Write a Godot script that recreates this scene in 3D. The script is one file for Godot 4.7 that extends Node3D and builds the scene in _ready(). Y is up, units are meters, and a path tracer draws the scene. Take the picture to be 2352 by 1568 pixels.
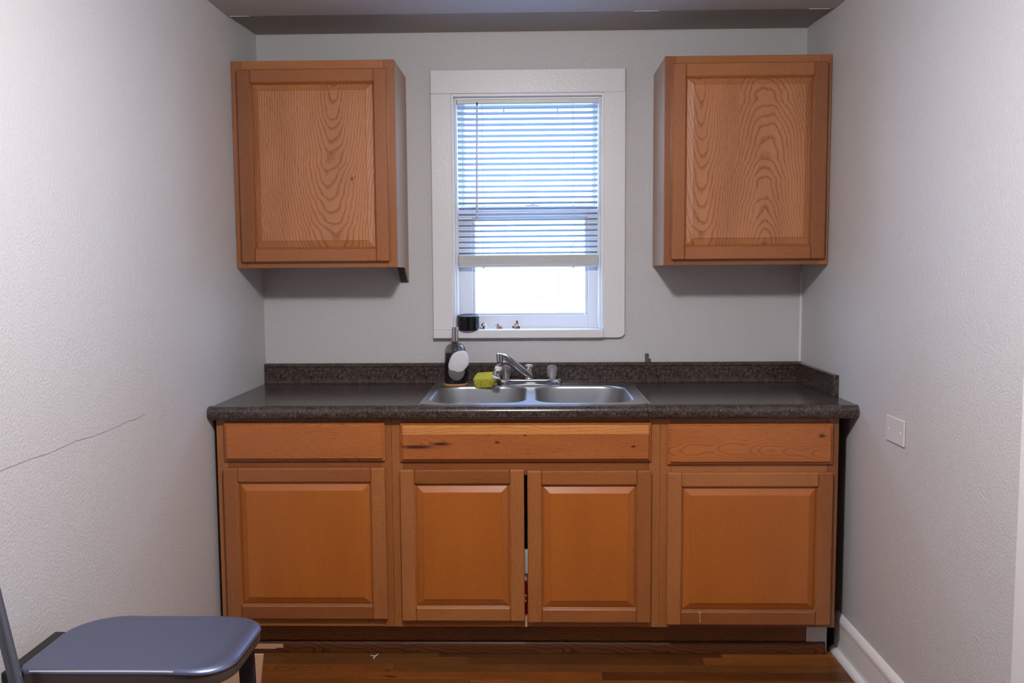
extends Node3D

# ---------------------------------------------------------------- helpers
var uvo := Vector2.ZERO      # offset in metres
var uvs := Vector2.ONE       # metres -> texture
var uvswap := false          # grain runs along u instead of v
var M := {}
var rng := RandomNumberGenerator.new()
var taken := {}

func S() -> SurfaceTool:
	var st := SurfaceTool.new()
	st.begin(Mesh.PRIMITIVE_TRIANGLES)
	return st

func numbered(called: String) -> String:
	if not taken.has(called):
		taken[called] = 0
		return called
	taken[called] += 1
	return "%s_%03d" % [called, taken[called]]

func tag(o: Node3D, label: String, category: String, group := "", kind := "") -> void:
	o.set_meta("label", label)
	o.set_meta("category", category)
	if group: o.set_meta("group", group)
	if kind: o.set_meta("kind", kind)

func thing(called: String, label: String, category: String, at := Vector3.ZERO, group := "", kind := "") -> Node3D:
	var o := Node3D.new()
	o.name = numbered(called)
	add_child(o)
	o.position = at
	tag(o, label, category, group, kind)
	return o

func obj(called: String, st: SurfaceTool, m: Material, parent: Node = self) -> MeshInstance3D:
	var o := MeshInstance3D.new()
	o.name = numbered(called) if parent == self else called
	o.mesh = st.commit()
	o.material_override = m
	o.cast_shadow = GeometryInstance3D.SHADOW_CASTING_SETTING_ON
	parent.add_child(o, true)
	return o

func uvof(p: Vector3, n: Vector3) -> Vector2:
	var a := n.abs()
	var q := Vector2.ZERO
	if a.z >= a.x and a.z >= a.y: q = Vector2(p.x, -p.y)
	elif a.x >= a.y: q = Vector2(p.z, -p.y)
	else: q = Vector2(p.x, p.z)
	if uvswap: q = Vector2(q.y, q.x)
	return (q + uvo) * uvs

# flat polygon, turned away from ref
func face(st: SurfaceTool, pts: Array, ref: Vector3) -> void:
	var n := Vector3.ZERO
	var c := Vector3.ZERO
	for i in pts.size():
		var a: Vector3 = pts[i]
		var b: Vector3 = pts[(i + 1) % pts.size()]
		n += a.cross(b)
		c += a
	c /= pts.size()
	if n.length() < 1e-12: return
	n = n.normalized()
	var order := pts
	if n.dot(c - ref) < 0.0: n = -n
	else:
		order = pts.duplicate()
		order.reverse()
	for i in range(1, order.size() - 1):
		for v: Vector3 in [order[0], order[i], order[i + 1]]:
			st.set_normal(n)
			st.set_uv(uvof(v, n))
			st.add_vertex(v)

func box(st: SurfaceTool, lo: Vector3, hi: Vector3, bev := 0.0) -> void:
	var c := (lo + hi) * 0.5
	var h := (hi - lo) * 0.5
	bev = minf(bev, minf(h.x, minf(h.y, h.z)) * 0.9)
	var v := func(s: Vector3, axis: int) -> Vector3:
		var q := (h - Vector3.ONE * bev)
		q[axis] = h[axis]
		return c + q * s
	for axis in 3:
		var b := (axis + 1) % 3
		var d := (axis + 2) % 3
		for sg in [-1.0, 1.0]:
			var pts := []
			for k in [[-1.0, -1.0], [1.0, -1.0], [1.0, 1.0], [-1.0, 1.0]]:
				var s := Vector3.ZERO
				s[axis] = sg
				s[b] = k[0]
				s[d] = k[1]
				pts.append(v.call(s, axis))
			face(st, pts, c)
	if bev <= 0.0: return
	for axis in 3:
		var b := (axis + 1) % 3
		var d := (axis + 2) % 3
		for k in [[-1.0, -1.0], [1.0, -1.0], [1.0, 1.0], [-1.0, 1.0]]:
			var s1 := Vector3.ZERO
			s1[axis] = -1.0
			s1[b] = k[0]
			s1[d] = k[1]
			var s2 := s1
			s2[axis] = 1.0
			face(st, [v.call(s1, b), v.call(s2, b), v.call(s2, d), v.call(s1, d)], c)
	for i in 8:
		var s := Vector3(1.0 if i & 1 else -1.0, 1.0 if i & 2 else -1.0, 1.0 if i & 4 else -1.0)
		face(st, [v.call(s, 0), v.call(s, 1), v.call(s, 2)], c)

# smooth surface through loops of equal length; repeated points make sharp edges
func loft(st: SurfaceTool, loops: Array, closed := true, inward := false, cap_a := false, cap_b := false) -> void:
	var n: int = loops[0].size()
	var rows := loops.size()
	var nor := []
	for r in rows:
		var a := PackedVector3Array()
		a.resize(n)
		nor.append(a)
	var sign_sum := 0.0
	var cols := n if closed else n - 1
	for r in rows - 1:
		var cen := Vector3.ZERO
		for k in n: cen += loops[r][k] + loops[r + 1][k]
		cen /= 2.0 * n
		for k in cols:
			var k2 := (k + 1) % n
			var a: Vector3 = loops[r][k]
			var b: Vector3 = loops[r][k2]
			var c: Vector3 = loops[r + 1][k2]
			var d: Vector3 = loops[r + 1][k]
			var f := (c - a).cross(d - b)
			if f.length() < 1e-13: continue
			if (a - b).length() < 1e-7 and (c - d).length() < 1e-7: continue
			sign_sum += f.normalized().dot(((a + b + c + d) * 0.25 - cen).normalized()) * f.length()
			nor[r][k] += f
			nor[r][k2] += f
			nor[r + 1][k2] += f
			nor[r + 1][k] += f
	var flip := (sign_sum < 0.0) != inward
	for r in rows - 1:
		for k in cols:
			var k2 := (k + 1) % n
			var q := [[r, k], [r, k2], [r + 1, k2], [r + 1, k]]
			var p := []
			for e in q: p.append(loops[e[0]][e[1]])
			for t in [[0, 1, 2], [0, 2, 3]]:
				if (p[t[0]] - p[t[1]]).cross(p[t[0]] - p[t[2]]).length() < 1e-14: continue
				var tt: Array = t.duplicate()
				if not flip: tt.reverse()
				for i in tt:
					var nn: Vector3 = nor[q[i][0]][q[i][1]].normalized()
					if flip: nn = -nn
					st.set_normal(nn)
					st.set_uv(uvof(p[i], nn))
					st.add_vertex(p[i])
	if cap_a: face(st, loops[0], loops[1][0] * 0.5 + loops[1][n / 2] * 0.5)
	if cap_b: face(st, loops[-1], loops[-2][0] * 0.5 + loops[-2][n / 2] * 0.5)

func ring(c: Vector3, rx: float, rz: float, n := 24, b := Basis()) -> Array:
	var a := []
	for i in n:
		var t := TAU * i / n
		a.append(c + b * Vector3(cos(t) * rx, 0, sin(t) * rz))
	return a

# profile: Vector2(radius, height) up the axis b.y
func lathe(st: SurfaceTool, prof: Array, c: Vector3, n := 28, b := Basis(), cap_a := true, cap_b := true, inward := false) -> void:
	var loops := []
	for q: Vector2 in prof: loops.append(ring(c + b.y * q.y, maxf(q.x, 1e-5), maxf(q.x, 1e-5), n, b))
	loft(st, loops, true, inward, cap_a, cap_b)

func tube(st: SurfaceTool, path: Array, r: float, n := 14, flat := 1.0, r2 := -1.0) -> void:
	var loops := []
	var up := Vector3(0, 0, 1)
	for i in path.size():
		var a: Vector3 = path[maxi(i - 1, 0)]
		var b: Vector3 = path[mini(i + 1, path.size() - 1)]
		var t := (b - a).normalized()
		if absf(t.dot(up)) > 0.95: up = Vector3(0, 1, 0)
		var x := t.cross(up).normalized()
		var y := x.cross(t).normalized()
		up = y
		var rr := r if r2 < 0.0 else lerpf(r, r2, float(i) / (path.size() - 1))
		var l := []
		for k in n:
			var w := TAU * k / n
			l.append(path[i] + x * cos(w) * rr * flat + y * sin(w) * rr)
		loops.append(l)
	loft(st, loops, true, false, true, true)

func smooth_path(pts: Array, per := 8) -> Array:
	var c := Curve3D.new()
	for i in pts.size():
		var a: Vector3 = pts[maxi(i - 1, 0)]
		var b: Vector3 = pts[mini(i + 1, pts.size() - 1)]
		var t := (b - a) / 6.0
		c.add_point(pts[i], -t, t)
	var o := []
	var n := per * (pts.size() - 1)
	for i in n + 1: o.append(c.samplef((pts.size() - 1) * float(i) / n))
	return o

# prism with profile in (z, y), along x; sharp: flat facets
func extrude_x(st: SurfaceTool, prof: Array, x0: float, x1: float, smooth := false) -> void:
	var a := []
	var b := []
	for q: Vector2 in prof:
		a.append(Vector3(x0, q.y, q.x))
		b.append(Vector3(x1, q.y, q.x))
	if smooth:
		loft(st, [a, b], true, false, true, true)
		return
	var n := prof.size()
	# outward by the loop's turning
	var area := 0.0
	for i in n: area += prof[i].cross(prof[(i + 1) % n])
	for i in n:
		var d: Vector2 = prof[(i + 1) % n] - prof[i]
		if d.length() < 1e-7: continue
		var out := Vector2(d.y, -d.x).normalized() * (1.0 if area > 0 else -1.0)
		var m: Vector2 = (prof[i] + prof[(i + 1) % n]) * 0.5 - out * 0.01
		face(st, [a[i], a[(i + 1) % n], b[(i + 1) % n], b[i]], Vector3((x0 + x1) * 0.5, m.y, m.x))
	cap(st, prof, x0, -1.0)
	cap(st, prof, x1, 1.0)

func cap(st: SurfaceTool, prof: Array, x: float, s: float) -> void:
	var tri := Geometry2D.triangulate_polygon(PackedVector2Array(prof))
	for i in range(0, tri.size(), 3):
		var p := []
		for k in 3: p.append(Vector3(x, prof[tri[i + k]].y, prof[tri[i + k]].x))
		face(st, p, p[0] - Vector3(s, 0, 0))

# prism with outline in (x, y), between z0 and z1
func extrude_z(st: SurfaceTool, prof: Array, z0: float, z1: float) -> void:
	var n := prof.size()
	var area := 0.0
	for i in n: area += prof[i].cross(prof[(i + 1) % n])
	for i in n:
		var p: Vector2 = prof[i]
		var q: Vector2 = prof[(i + 1) % n]
		var d := q - p
		var out := Vector2(d.y, -d.x).normalized() * (1.0 if area > 0 else -1.0)
		var m := (p + q) * 0.5 - out * 0.01
		face(st, [Vector3(p.x, p.y, z0), Vector3(q.x, q.y, z0), Vector3(q.x, q.y, z1), Vector3(p.x, p.y, z1)], Vector3(m.x, m.y, (z0 + z1) * 0.5))
	var tri := Geometry2D.triangulate_polygon(PackedVector2Array(prof))
	for z in [z0, z1]:
		for i in range(0, tri.size(), 3):
			var t := []
			for k in 3: t.append(Vector3(prof[tri[i + k]].x, prof[tri[i + k]].y, z))
			face(st, t, Vector3(t[0].x, t[0].y, (z0 + z1) * 0.5))

# ---------------------------------------------------------------- materials
func mat(c: Color, rough: float, metal := 0.0, spec := 0.5) -> StandardMaterial3D:
	var m := StandardMaterial3D.new()
	m.albedo_color = c
	m.roughness = rough
	m.metallic = metal
	m.metallic_specular = spec
	return m

func tex(im: Image) -> ImageTexture:
	return ImageTexture.create_from_image(im)

func noise(sd: int, f: float, type := FastNoiseLite.TYPE_SIMPLEX_SMOOTH, oct := 3) -> FastNoiseLite:
	var n := FastNoiseLite.new()
	n.seed = sd
	n.frequency = f
	n.noise_type = type
	n.fractal_octaves = oct
	if oct <= 1: n.fractal_type = FastNoiseLite.FRACTAL_NONE
	return n

const OW := 0.6
const OH := 0.9
# flat-sawn oak, 0.6 x 0.9 m, grain along v. hearts: [centre u, depth at top, depth slope, strength]
func oak(sd: int, hearts: Array, light: Color, dark: Color, knots := [], ring_mm := 7.0, contrast := 1.0) -> Image:
	var w := 480
	var h := 720
	var data := PackedByteArray()
	data.resize(w * h * 3)
	var nw := noise(sd, 1.0, FastNoiseLite.TYPE_SIMPLEX_SMOOTH, 2)
	var np := noise(sd + 7, 1.0, FastNoiseLite.TYPE_VALUE, 1)
	var nt := noise(sd + 13, 1.0, FastNoiseLite.TYPE_SIMPLEX_SMOOTH, 2)
	var i := 0
	for y in h:
		var v := OH * y / h
		var cs := []
		var ds := []
		for q in hearts:
			cs.append(q[0] + 0.02 * nw.get_noise_2d(v * 2.2, q[0] * 50.0))
			ds.append(q[1] + q[2] * v + 0.004 * nw.get_noise_2d(v * 9.0, 90.0 + q[0] * 50.0))
		for x in w:
			var u := OW * x / w
			var t := 1e9
			for k in cs.size():
				var du: float = (u - cs[k]) * hearts[k][3]
				t = minf(t, sqrt(du * du + ds[k] * ds[k]) + k * 0.0013)
			t += 0.0022 * nw.get_noise_2d(u * 14.0, v * 3.0)
			var kd := 0.0
			for k in knots:
				var dx: float = (u - k[0]) / k[2]
				var dy: float = (v - k[1]) / (k[2] * k[3])
				var rr := dx * dx + dy * dy
				if rr < 16.0:
					t += 0.012 * exp(-rr * 0.4)
					kd = maxf(kd, exp(-rr * 1.6))
			var fr := fposmod(t * 1000.0 / ring_mm, 1.0)
			var line := clampf(1.0 - fr / 0.42, 0.0, 1.0) * smoothstep(0.0, 0.08, fr)
			var pore := np.get_noise_2d(u * 1100.0, v * 55.0)
			var p := clampf((pore - 0.25) * 2.2, 0.0, 1.0)
			var f := line * (0.66 + 0.5 * p) * contrast + p * 0.16 + 0.10 + 0.16 * nt.get_noise_2d(u * 7.0, v * 1.6)
			f = clampf(f, 0.0, 1.25)
			var c := light.lerp(dark, minf(f, 1.0))
			if f > 1.0: c = c.darkened((f - 1.0) * 0.4)
			if kd > 0.02: c = c.lerp(Color(0.16, 0.07, 0.03), clampf(kd, 0.0, 0.85))
			data[i] = int(c.r8)
			data[i + 1] = int(c.g8)
			data[i + 2] = int(c.b8)
			i += 3
	var im := Image.create_from_data(w, h, false, Image.FORMAT_RGB8, data)
	return im

func wood(im: Image, rough := 0.36, tint := Color.WHITE, bump := 0.02) -> StandardMaterial3D:
	var m := mat(tint, rough)
	var t := tex(im)
	m.albedo_texture = t
	m.clearcoat_enabled = true
	m.clearcoat = 0.35
	m.clearcoat_roughness = 0.22
	return m

func grain(swap: bool, off: Vector2) -> void:
	uvs = Vector2(1.0 / OW, 1.0 / OH)
	uvswap = swap
	uvo = off

func plain_uv() -> void:
	uvs = Vector2.ONE
	uvswap = false
	uvo = Vector2.ZERO

func granite() -> Image:
	var n := 640
	var a := noise(5, 0.055, FastNoiseLite.TYPE_CELLULAR, 1)
	a.cellular_return_type = FastNoiseLite.RETURN_CELL_VALUE
	a.cellular_jitter = 1.0
	a.domain_warp_enabled = true
	a.domain_warp_amplitude = 14.0
	a.domain_warp_frequency = 0.05
	var b := noise(6, 0.16, FastNoiseLite.TYPE_CELLULAR, 1)
	b.cellular_return_type = FastNoiseLite.RETURN_CELL_VALUE
	var c := noise(8, 0.02, FastNoiseLite.TYPE_SIMPLEX_SMOOTH, 3)
	var ia := a.get_seamless_image(n, n, false, false, 0.15, false).get_data()
	var ib := b.get_seamless_image(n, n, false, false, 0.15, false).get_data()
	var ic := c.get_seamless_image(n, n, false, false, 0.15, true).get_data()
	var data := PackedByteArray()
	data.resize(n * n * 3)
	var dk := Color(0.12, 0.095, 0.085)
	var md := Color(0.36, 0.31, 0.285)
	var lt := Color(0.55, 0.47, 0.42)
	for i in n * n:
		var fa := ia[i] / 255.0
		var fb := ib[i] / 255.0
		var fc := ic[i] / 255.0
		var t := 0.45 * fa + 0.35 * fb + 0.35 * fc - 0.08
		var col := dk.lerp(md, clampf(t * 1.5, 0.0, 1.0))
		if fb > 0.88 and fc > 0.35: col = col.lerp(lt, 0.6)
		elif fa > 0.88: col = col.lerp(lt, 0.2)
		data[i * 3] = col.r8
		data[i * 3 + 1] = col.g8
		data[i * 3 + 2] = col.b8
	return Image.create_from_data(n, n, false, Image.FORMAT_RGB8, data)

func painted(c: Color, rough: float, bump_tex: Texture2D, scale: float, depth: float) -> StandardMaterial3D:
	var m := mat(c, rough)
	m.uv1_triplanar = true
	m.uv1_world_triplanar = true
	m.uv1_scale = Vector3.ONE * scale
	m.heightmap_enabled = true
	m.heightmap_texture = bump_tex
	m.heightmap_scale = depth
	return m

func make_materials() -> void:
	var peel := noise(21, 0.036, FastNoiseLite.TYPE_SIMPLEX_SMOOTH, 3)
	peel.fractal_gain = 0.45
	var peel_t := tex(peel.get_seamless_image(1024, 1024, false, false, 0.1, true))
	var brush := noise(22, 0.03, FastNoiseLite.TYPE_SIMPLEX_SMOOTH, 3)
	var brush_t := tex(brush.get_seamless_image(512, 512, false, false, 0.1, true))
	M.wall = painted(Color(0.755, 0.742, 0.736), 0.48, peel_t, 2.7, 0.10)
	M.rear = mat(Color(0.50, 0.46, 0.43), 0.6)
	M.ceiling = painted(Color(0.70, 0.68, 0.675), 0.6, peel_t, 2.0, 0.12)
	M.trim = painted(Color(0.87, 0.86, 0.855), 0.34, brush_t, 3.5, 0.04)
	M.sash = painted(Color(0.88, 0.88, 0.885), 0.35, brush_t, 3.0, 0.03)
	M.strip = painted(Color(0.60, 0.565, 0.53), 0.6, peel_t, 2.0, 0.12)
	var li := Color(0.715, 0.47, 0.295)
	var dk := Color(0.47, 0.25, 0.12)
	M.panel_a = wood(oak(101, [[0.345, 0.008, 0.11, 0.62]], li, dk, [[0.42, 0.42, 0.004, 2.0]], 5.6, 0.95))
	M.panel_b = wood(oak(117, [[0.125, 0.012, 0.085, 0.75], [0.36, 0.115, -0.115, 0.65]], li, dk, [], 5.4, 0.9))
	var lb := Color(0.69, 0.39, 0.14)
	var db := Color(0.57, 0.29, 0.085)
	M.panel_c = wood(oak(131, [[-0.4, 0.3, 0.02, 1.0]], lb, db, [], 4.0, 0.8))
	M.frame = wood(oak(143, [[-0.25, 0.2, 0.03, 1.0]], Color(0.675, 0.425, 0.235), Color(0.48, 0.265, 0.125), [], 5.0, 0.75))
	M.frames = [M.frame]
	for t in [Color(0.92, 0.89, 0.86), Color(0.84, 0.80, 0.76), Color(0.97, 0.96, 0.92)]:
		var f: StandardMaterial3D = M.frame.duplicate()
		f.albedo_color = t
		M.frames.append(f)
	M.drawer = wood(oak(155, [[0.15, 0.01, 0.06, 0.9], [0.33, 0.06, -0.05, 0.9]], Color(0.70, 0.41, 0.20), Color(0.49, 0.25, 0.105), [[0.28, 0.57, 0.006, 2.0]], 4.2, 0.75))
	M.board = wood(oak(163, [[0.22, 0.03, 0.03, 1.0]], Color(0.69, 0.40, 0.20), Color(0.44, 0.21, 0.085), [[0.10, 0.06, 0.007, 9.0], [0.09, 0.14, 0.006, 6.0], [0.085, 0.335, 0.004, 2.0], [0.10, 0.80, 0.004, 2.0], [0.06, 0.43, 0.003, 2.0], [0.285, 0.30, 0.009, 2.2]], 4.2, 0.75))
	M.pale_board = wood(oak(191, [[0.2, 0.02, 0.03, 0.6]], Color(0.80, 0.545, 0.30), Color(0.58, 0.34, 0.15), [], 6.0, 0.7))
	var fl := oak(177, [[0.1, 0.02, 0.05, 0.8], [0.42, 0.03, -0.03, 0.8]], Color(0.62, 0.40, 0.19), Color(0.24, 0.125, 0.05), [[0.2, 0.3, 0.006, 4.0]], 5.0, 1.0)
	M.floor = []
	for t in [Color(1, 1, 1), Color(0.78, 0.74, 0.70), Color(0.92, 0.82, 0.7), Color(0.66, 0.58, 0.5)]:
		var fm := wood(fl, 0.38, t)
		fm.clearcoat = 0.15
		M.floor.append(fm)
	M.kick = wood(fl, 0.42, Color(0.97, 0.92, 0.88))
	M.kick.clearcoat = 0.08
	M.shoe = wood(fl, 0.45, Color(0.66, 0.58, 0.52))
	M.shoe.clearcoat = 0.05
	M.carcass = mat(Color(0.50, 0.42, 0.36), 0.5)
	M.side = mat(Color(0.67, 0.545, 0.455), 0.5)
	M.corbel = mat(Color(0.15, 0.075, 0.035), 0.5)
	M.inside = mat(Color(0.20, 0.13, 0.08), 0.7)
	var g := tex(granite())
	M.counter = mat(Color(0.83, 0.82, 0.82), 0.2)
	M.counter.albedo_texture = g
	M.counter.uv1_triplanar = true
	M.counter.uv1_world_triplanar = true
	M.counter.uv1_scale = Vector3.ONE * 4.2
	M.steel = mat(Color(0.78, 0.78, 0.785), 0.24, 1.0)
	M.bowl = mat(Color(0.69, 0.685, 0.68), 0.37, 0.95)
	M.chrome = mat(Color(0.80, 0.80, 0.81), 0.08, 1.0)
	M.acrylic = mat(Color(0.80, 0.77, 0.75, 0.25), 0.08)
	M.acrylic.transparency = BaseMaterial3D.TRANSPARENCY_ALPHA
	M.white_plastic = mat(Color(0.86, 0.85, 0.84), 0.4)
	M.plate = mat(Color(0.80, 0.78, 0.78), 0.4)
	M.glass = mat(Color(0.97, 0.98, 1.0, 0.04), 0.0)
	M.glass.transparency = BaseMaterial3D.TRANSPARENCY_ALPHA
	M.smoke = mat(Color(0.12, 0.115, 0.135, 0.42), 0.03)
	M.smoke.transparency = BaseMaterial3D.TRANSPARENCY_ALPHA
	M.liquid = mat(Color(0.05, 0.04, 0.13), 0.12)
	M.cork = mat(Color(0.70, 0.50, 0.33), 0.6)
	M.tag_white = painted(Color(0.84, 0.83, 0.83), 0.75, brush_t, 18.0, 0.12)
	M.tag_grey = mat(Color(0.42, 0.40, 0.38), 0.45)
	M.sponge = painted(Color(0.86, 0.80, 0.24), 0.9, brush_t, 30.0, 0.3)
	M.scour = mat(Color(0.22, 0.30, 0.12), 0.95)
	M.tin = mat(Color(0.025, 0.035, 0.045), 0.22)
	M.wax = painted(Color(0.36, 0.25, 0.20), 0.7, brush_t, 24.0, 0.2)
	M.shell = [mat(Color(0.74, 0.48, 0.33), 0.4), mat(Color(0.90, 0.87, 0.84), 0.45), mat(Color(0.42, 0.25, 0.16), 0.45)]
	M.slat = mat(Color(0.68, 0.69, 0.71), 0.4)
	M.slat.backlight_enabled = true
	M.slat.backlight = Color(0.06, 0.06, 0.065)
	M.rail = mat(Color(0.80, 0.785, 0.76), 0.35)
	M.cord = mat(Color(0.85, 0.86, 0.88), 0.6)
	M.wand = mat(Color(0.80, 0.82, 0.88), 0.2)
	M.dark_metal = mat(Color(0.12, 0.12, 0.13), 0.4, 0.6)
	M.tab = mat(Color(0.33, 0.30, 0.29), 0.6)
	M.seat = mat(Color(0.43, 0.455, 0.56), 0.34, 0.75)
	M.apron = mat(Color(0.36, 0.32, 0.30), 0.4, 0.5)  # brownish tone has the floor's reflection painted in
	M.edge_glint = mat(Color(0.86, 0.86, 0.87), 0.4, 0.5)  # pale tone for the painted highlight on the seat edge
	M.pole = mat(Color(0.42, 0.44, 0.49), 0.35, 0.6)
	M.leg = mat(Color(0.20, 0.17, 0.21), 0.35, 0.5)
	M.hinge = mat(Color(0.075, 0.08, 0.075), 0.5)
	M.beige = mat(Color(0.76, 0.60, 0.47), 0.7)
	M.block = painted(Color(0.88, 0.89, 0.90), 0.9, brush_t, 4.0, 0.1)
	M.mortar = mat(Color(0.60, 0.62, 0.64), 0.9)
	M.eave = mat(Color(0.75, 0.78, 0.82), 0.8)
	M.red = mat(Color(0.42, 0.03, 0.04), 0.35)
	M.label_print = mat(Color(0.80, 0.68, 0.45), 0.5)
	M.drip = mat(Color(0.74, 0.62, 0.50), 0.5)
	M.crack = mat(Color(0.42, 0.40, 0.40), 0.9)
	M.thread = mat(Color(0.85, 0.84, 0.82), 0.8)
	M.ground = mat(Color(0.42, 0.44, 0.42), 0.95)
	M.lamp = mat(Color(0.95, 0.94, 0.92), 0.4)
	M.lamp.emission_enabled = true
	M.lamp.emission = Color(1.0, 0.97, 0.93)
	M.lamp.emission_energy_multiplier = 2.0
	M.lamp_base = mat(Color(0.8, 0.8, 0.8), 0.4)
	M.caulk = mat(Color(0.86, 0.86, 0.86), 0.5)

# ---------------------------------------------------------------- cabinets
# raised-panel door: the panel is the door's own mesh, stiles and rails are its pieces
func door(parent: Node, x0: float, x1: float, y0: float, y1: float, z: float, pm: Material, poff: Vector2) -> void:
	var th := 0.020
	var sw := 0.049
	var bv := 0.027
	var st := S()
	grain(false, poff - Vector2(x0, -y1))
	var a := x0 + sw - 0.004
	var b := x1 - sw + 0.004
	var c := y0 + sw - 0.004
	var d := y1 - sw + 0.004
	var zo := z + th - 0.0145
	var zi := z + th - 0.0010
	var e := 0.006   # flat groove round the raised field
	var step := 0.0016
	var o := [Vector3(a, c, zo), Vector3(b, c, zo), Vector3(b, d, zo), Vector3(a, d, zo)]
	var g := [Vector3(a + e, c + e, zo), Vector3(b - e, c + e, zo), Vector3(b - e, d - e, zo), Vector3(a + e, d - e, zo)]
	var f := e + bv
	var i1 := [Vector3(a + f, c + f, zi - step), Vector3(b - f, c + f, zi - step), Vector3(b - f, d - f, zi - step), Vector3(a + f, d - f, zi - step)]
	var f2 := f + 0.0012
	var i2 := [Vector3(a + f2, c + f2, zi), Vector3(b - f2, c + f2, zi), Vector3(b - f2, d - f2, zi), Vector3(a + f2, d - f2, zi)]
	var ref := Vector3((x0 + x1) * 0.5, (y0 + y1) * 0.5, z - 0.5)
	for k in 4:
		var k2 := (k + 1) % 4
		face(st, [o[k], o[k2], g[k2], g[k]], ref)
		face(st, [g[k], g[k2], i1[k2], i1[k]], ref)
		face(st, [i1[k], i1[k2], i2[k2], i2[k]], ref)
	face(st, i2, ref)
	box(st, Vector3(a, c, z + 0.001), Vector3(b, d, zo - 0.0005))
	var dr := obj("door", st, pm, parent)
	var fb := 0.0035
	for sx in [0, 1]:
		st = S()
		var l := x0 if sx == 0 else x1 - sw
		grain(false, Vector2(rng.randf() * 0.5 - l, rng.randf() * 0.12 + y1))
		box(st, Vector3(l, y0, z), Vector3(l + sw, y1, z + th), fb)
		bead(st, Vector3(l + (sw if sx == 0 else 0.0), 0, 0), 1.0 if sx == 0 else -1.0, y0 + sw, y1 - sw, z, th, false)
		obj("stile", st, M.frames[rng.randi() % 4], dr)
	for sy in [0, 1]:
		st = S()
		var l := y0 if sy == 0 else y1 - sw
		grain(true, Vector2(rng.randf() * 0.5 + l, rng.randf() * 0.2 - x0))
		box(st, Vector3(x0 + sw + 0.0004, l, z), Vector3(x1 - sw - 0.0004, l + sw, z + th - 0.0003), fb)
		bead(st, Vector3(0, l + (sw if sy == 0 else 0.0), 0), 1.0 if sy == 0 else -1.0, x0 + sw, x1 - sw, z, th, true)
		obj("rail", st, M.frames[rng.randi() % 4], dr)

# small sloped moulding along the inner edge of a stile or rail
func bead(st: SurfaceTool, at: Vector3, s: float, lo: float, hi: float, z: float, th: float, horizontal: bool) -> void:
	var w := 0.005
	var z1 := z + th - 0.004
	var z2 := z + th - 0.011
	if horizontal:
		var y := at.y
		face(st, [Vector3(lo, y, z1), Vector3(hi, y, z1), Vector3(hi - w, y + s * w, z2), Vector3(lo + w, y + s * w, z2)], Vector3((lo + hi) / 2, y, z - 1.0))
	else:
		var x := at.x
		face(st, [Vector3(x, lo, z1), Vector3(x, hi, z1), Vector3(x + s * w, hi - w, z2), Vector3(x + s * w, lo + w, z2)], Vector3(x, (lo + hi) / 2, z - 1.0))

func drawer_front(parent: Node, x0: float, x1: float, y0: float, y1: float, z: float, m: Material, off: Vector2, two_boards := false) -> void:
	var st := S()
	grain(true, Vector2(off.x + y1, off.y - x0))
	var th := 0.020
	# stepped edge: a thin wide back and a smaller front with a sloped border
	box(st, Vector3(x0, y0, z), Vector3(x1, y1, z + 0.011), 0.002)
	box(st, Vector3(x0 + 0.007, y0 + 0.007, z + 0.010), Vector3(x1 - 0.007, y1 - 0.007, z + th), 0.006)
	var d := obj("drawer_front", st, m, parent)
	if two_boards:
		st = S()
		grain(true, Vector2(0.30 + y1, 0.02 - x0))
		box(st, Vector3(x0 + 0.0072, y1 - 0.041, z + 0.012), Vector3(x1 - 0.0072, y1 - 0.0068, z + th + 0.0004), 0.006)
		obj("upper_board", st, M.pale_board, d)

func base_cabinet(x0: float, x1: float, kind: String, label: String) -> Node3D:
	var zf := 0.61
	var top := 0.8655
	var t := thing("base_cabinet", label, "cabinet", Vector3.ZERO, "oak base cabinets under the countertop")
	var st := S()
	grain(false, Vector2(0.1, 0.9))
	var fy := 0.127
	# carcass: sides, bottom, back
	box(st, Vector3(x0 + 0.0005, 0.0, 0.03), Vector3(x0 + 0.013, fy, 0.5145))
	box(st, Vector3(x0 + 0.0005, fy, 0.03), Vector3(x0 + 0.013, top, zf - 0.019))
	box(st, Vector3(x1 - 0.013, 0.0, 0.03), Vector3(x1 - 0.0005, fy, 0.5145))
	box(st, Vector3(x1 - 0.013, fy, 0.03), Vector3(x1 - 0.0005, top, zf - 0.019))
	box(st, Vector3(x0 + 0.013, fy, 0.03), Vector3(x1 - 0.013, fy + 0.012, zf - 0.019))
	box(st, Vector3(x0 + 0.013, fy, 0.03), Vector3(x1 - 0.013, top, 0.036))
	obj("carcass", st, M.inside, t)
	var lw := 0.038
	var rw := 0.038
	for q in [[x0 + 0.0003, x0 + lw], [x1 - rw, x1 - 0.0003]]:
		st = S()
		grain(false, Vector2(rng.randf() * 0.4 - q[0], 0.02 + top))
		box(st, Vector3(q[0], fy, zf - 0.019), Vector3(q[1], top, zf), 0.0008)
		obj("face_stile", st, M.frames[rng.randi() % 4], t)
	var ys := [[fy, 0.165], [0.668, 0.732], [0.838, top]]
	for q in ys:
		st = S()
		grain(true, Vector2(rng.randf() * 0.4 + q[1], 0.03 - x0))
		box(st, Vector3(x0 + lw + 0.0003, q[0] + (0.0 if q[0] > 0.2 else 0.001), zf - 0.019), Vector3(x1 - rw - 0.0003, q[1], zf - 0.0006), 0.0008)
		obj("face_rail", st, M.frames[rng.randi() % 4], t)
	return t

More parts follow.
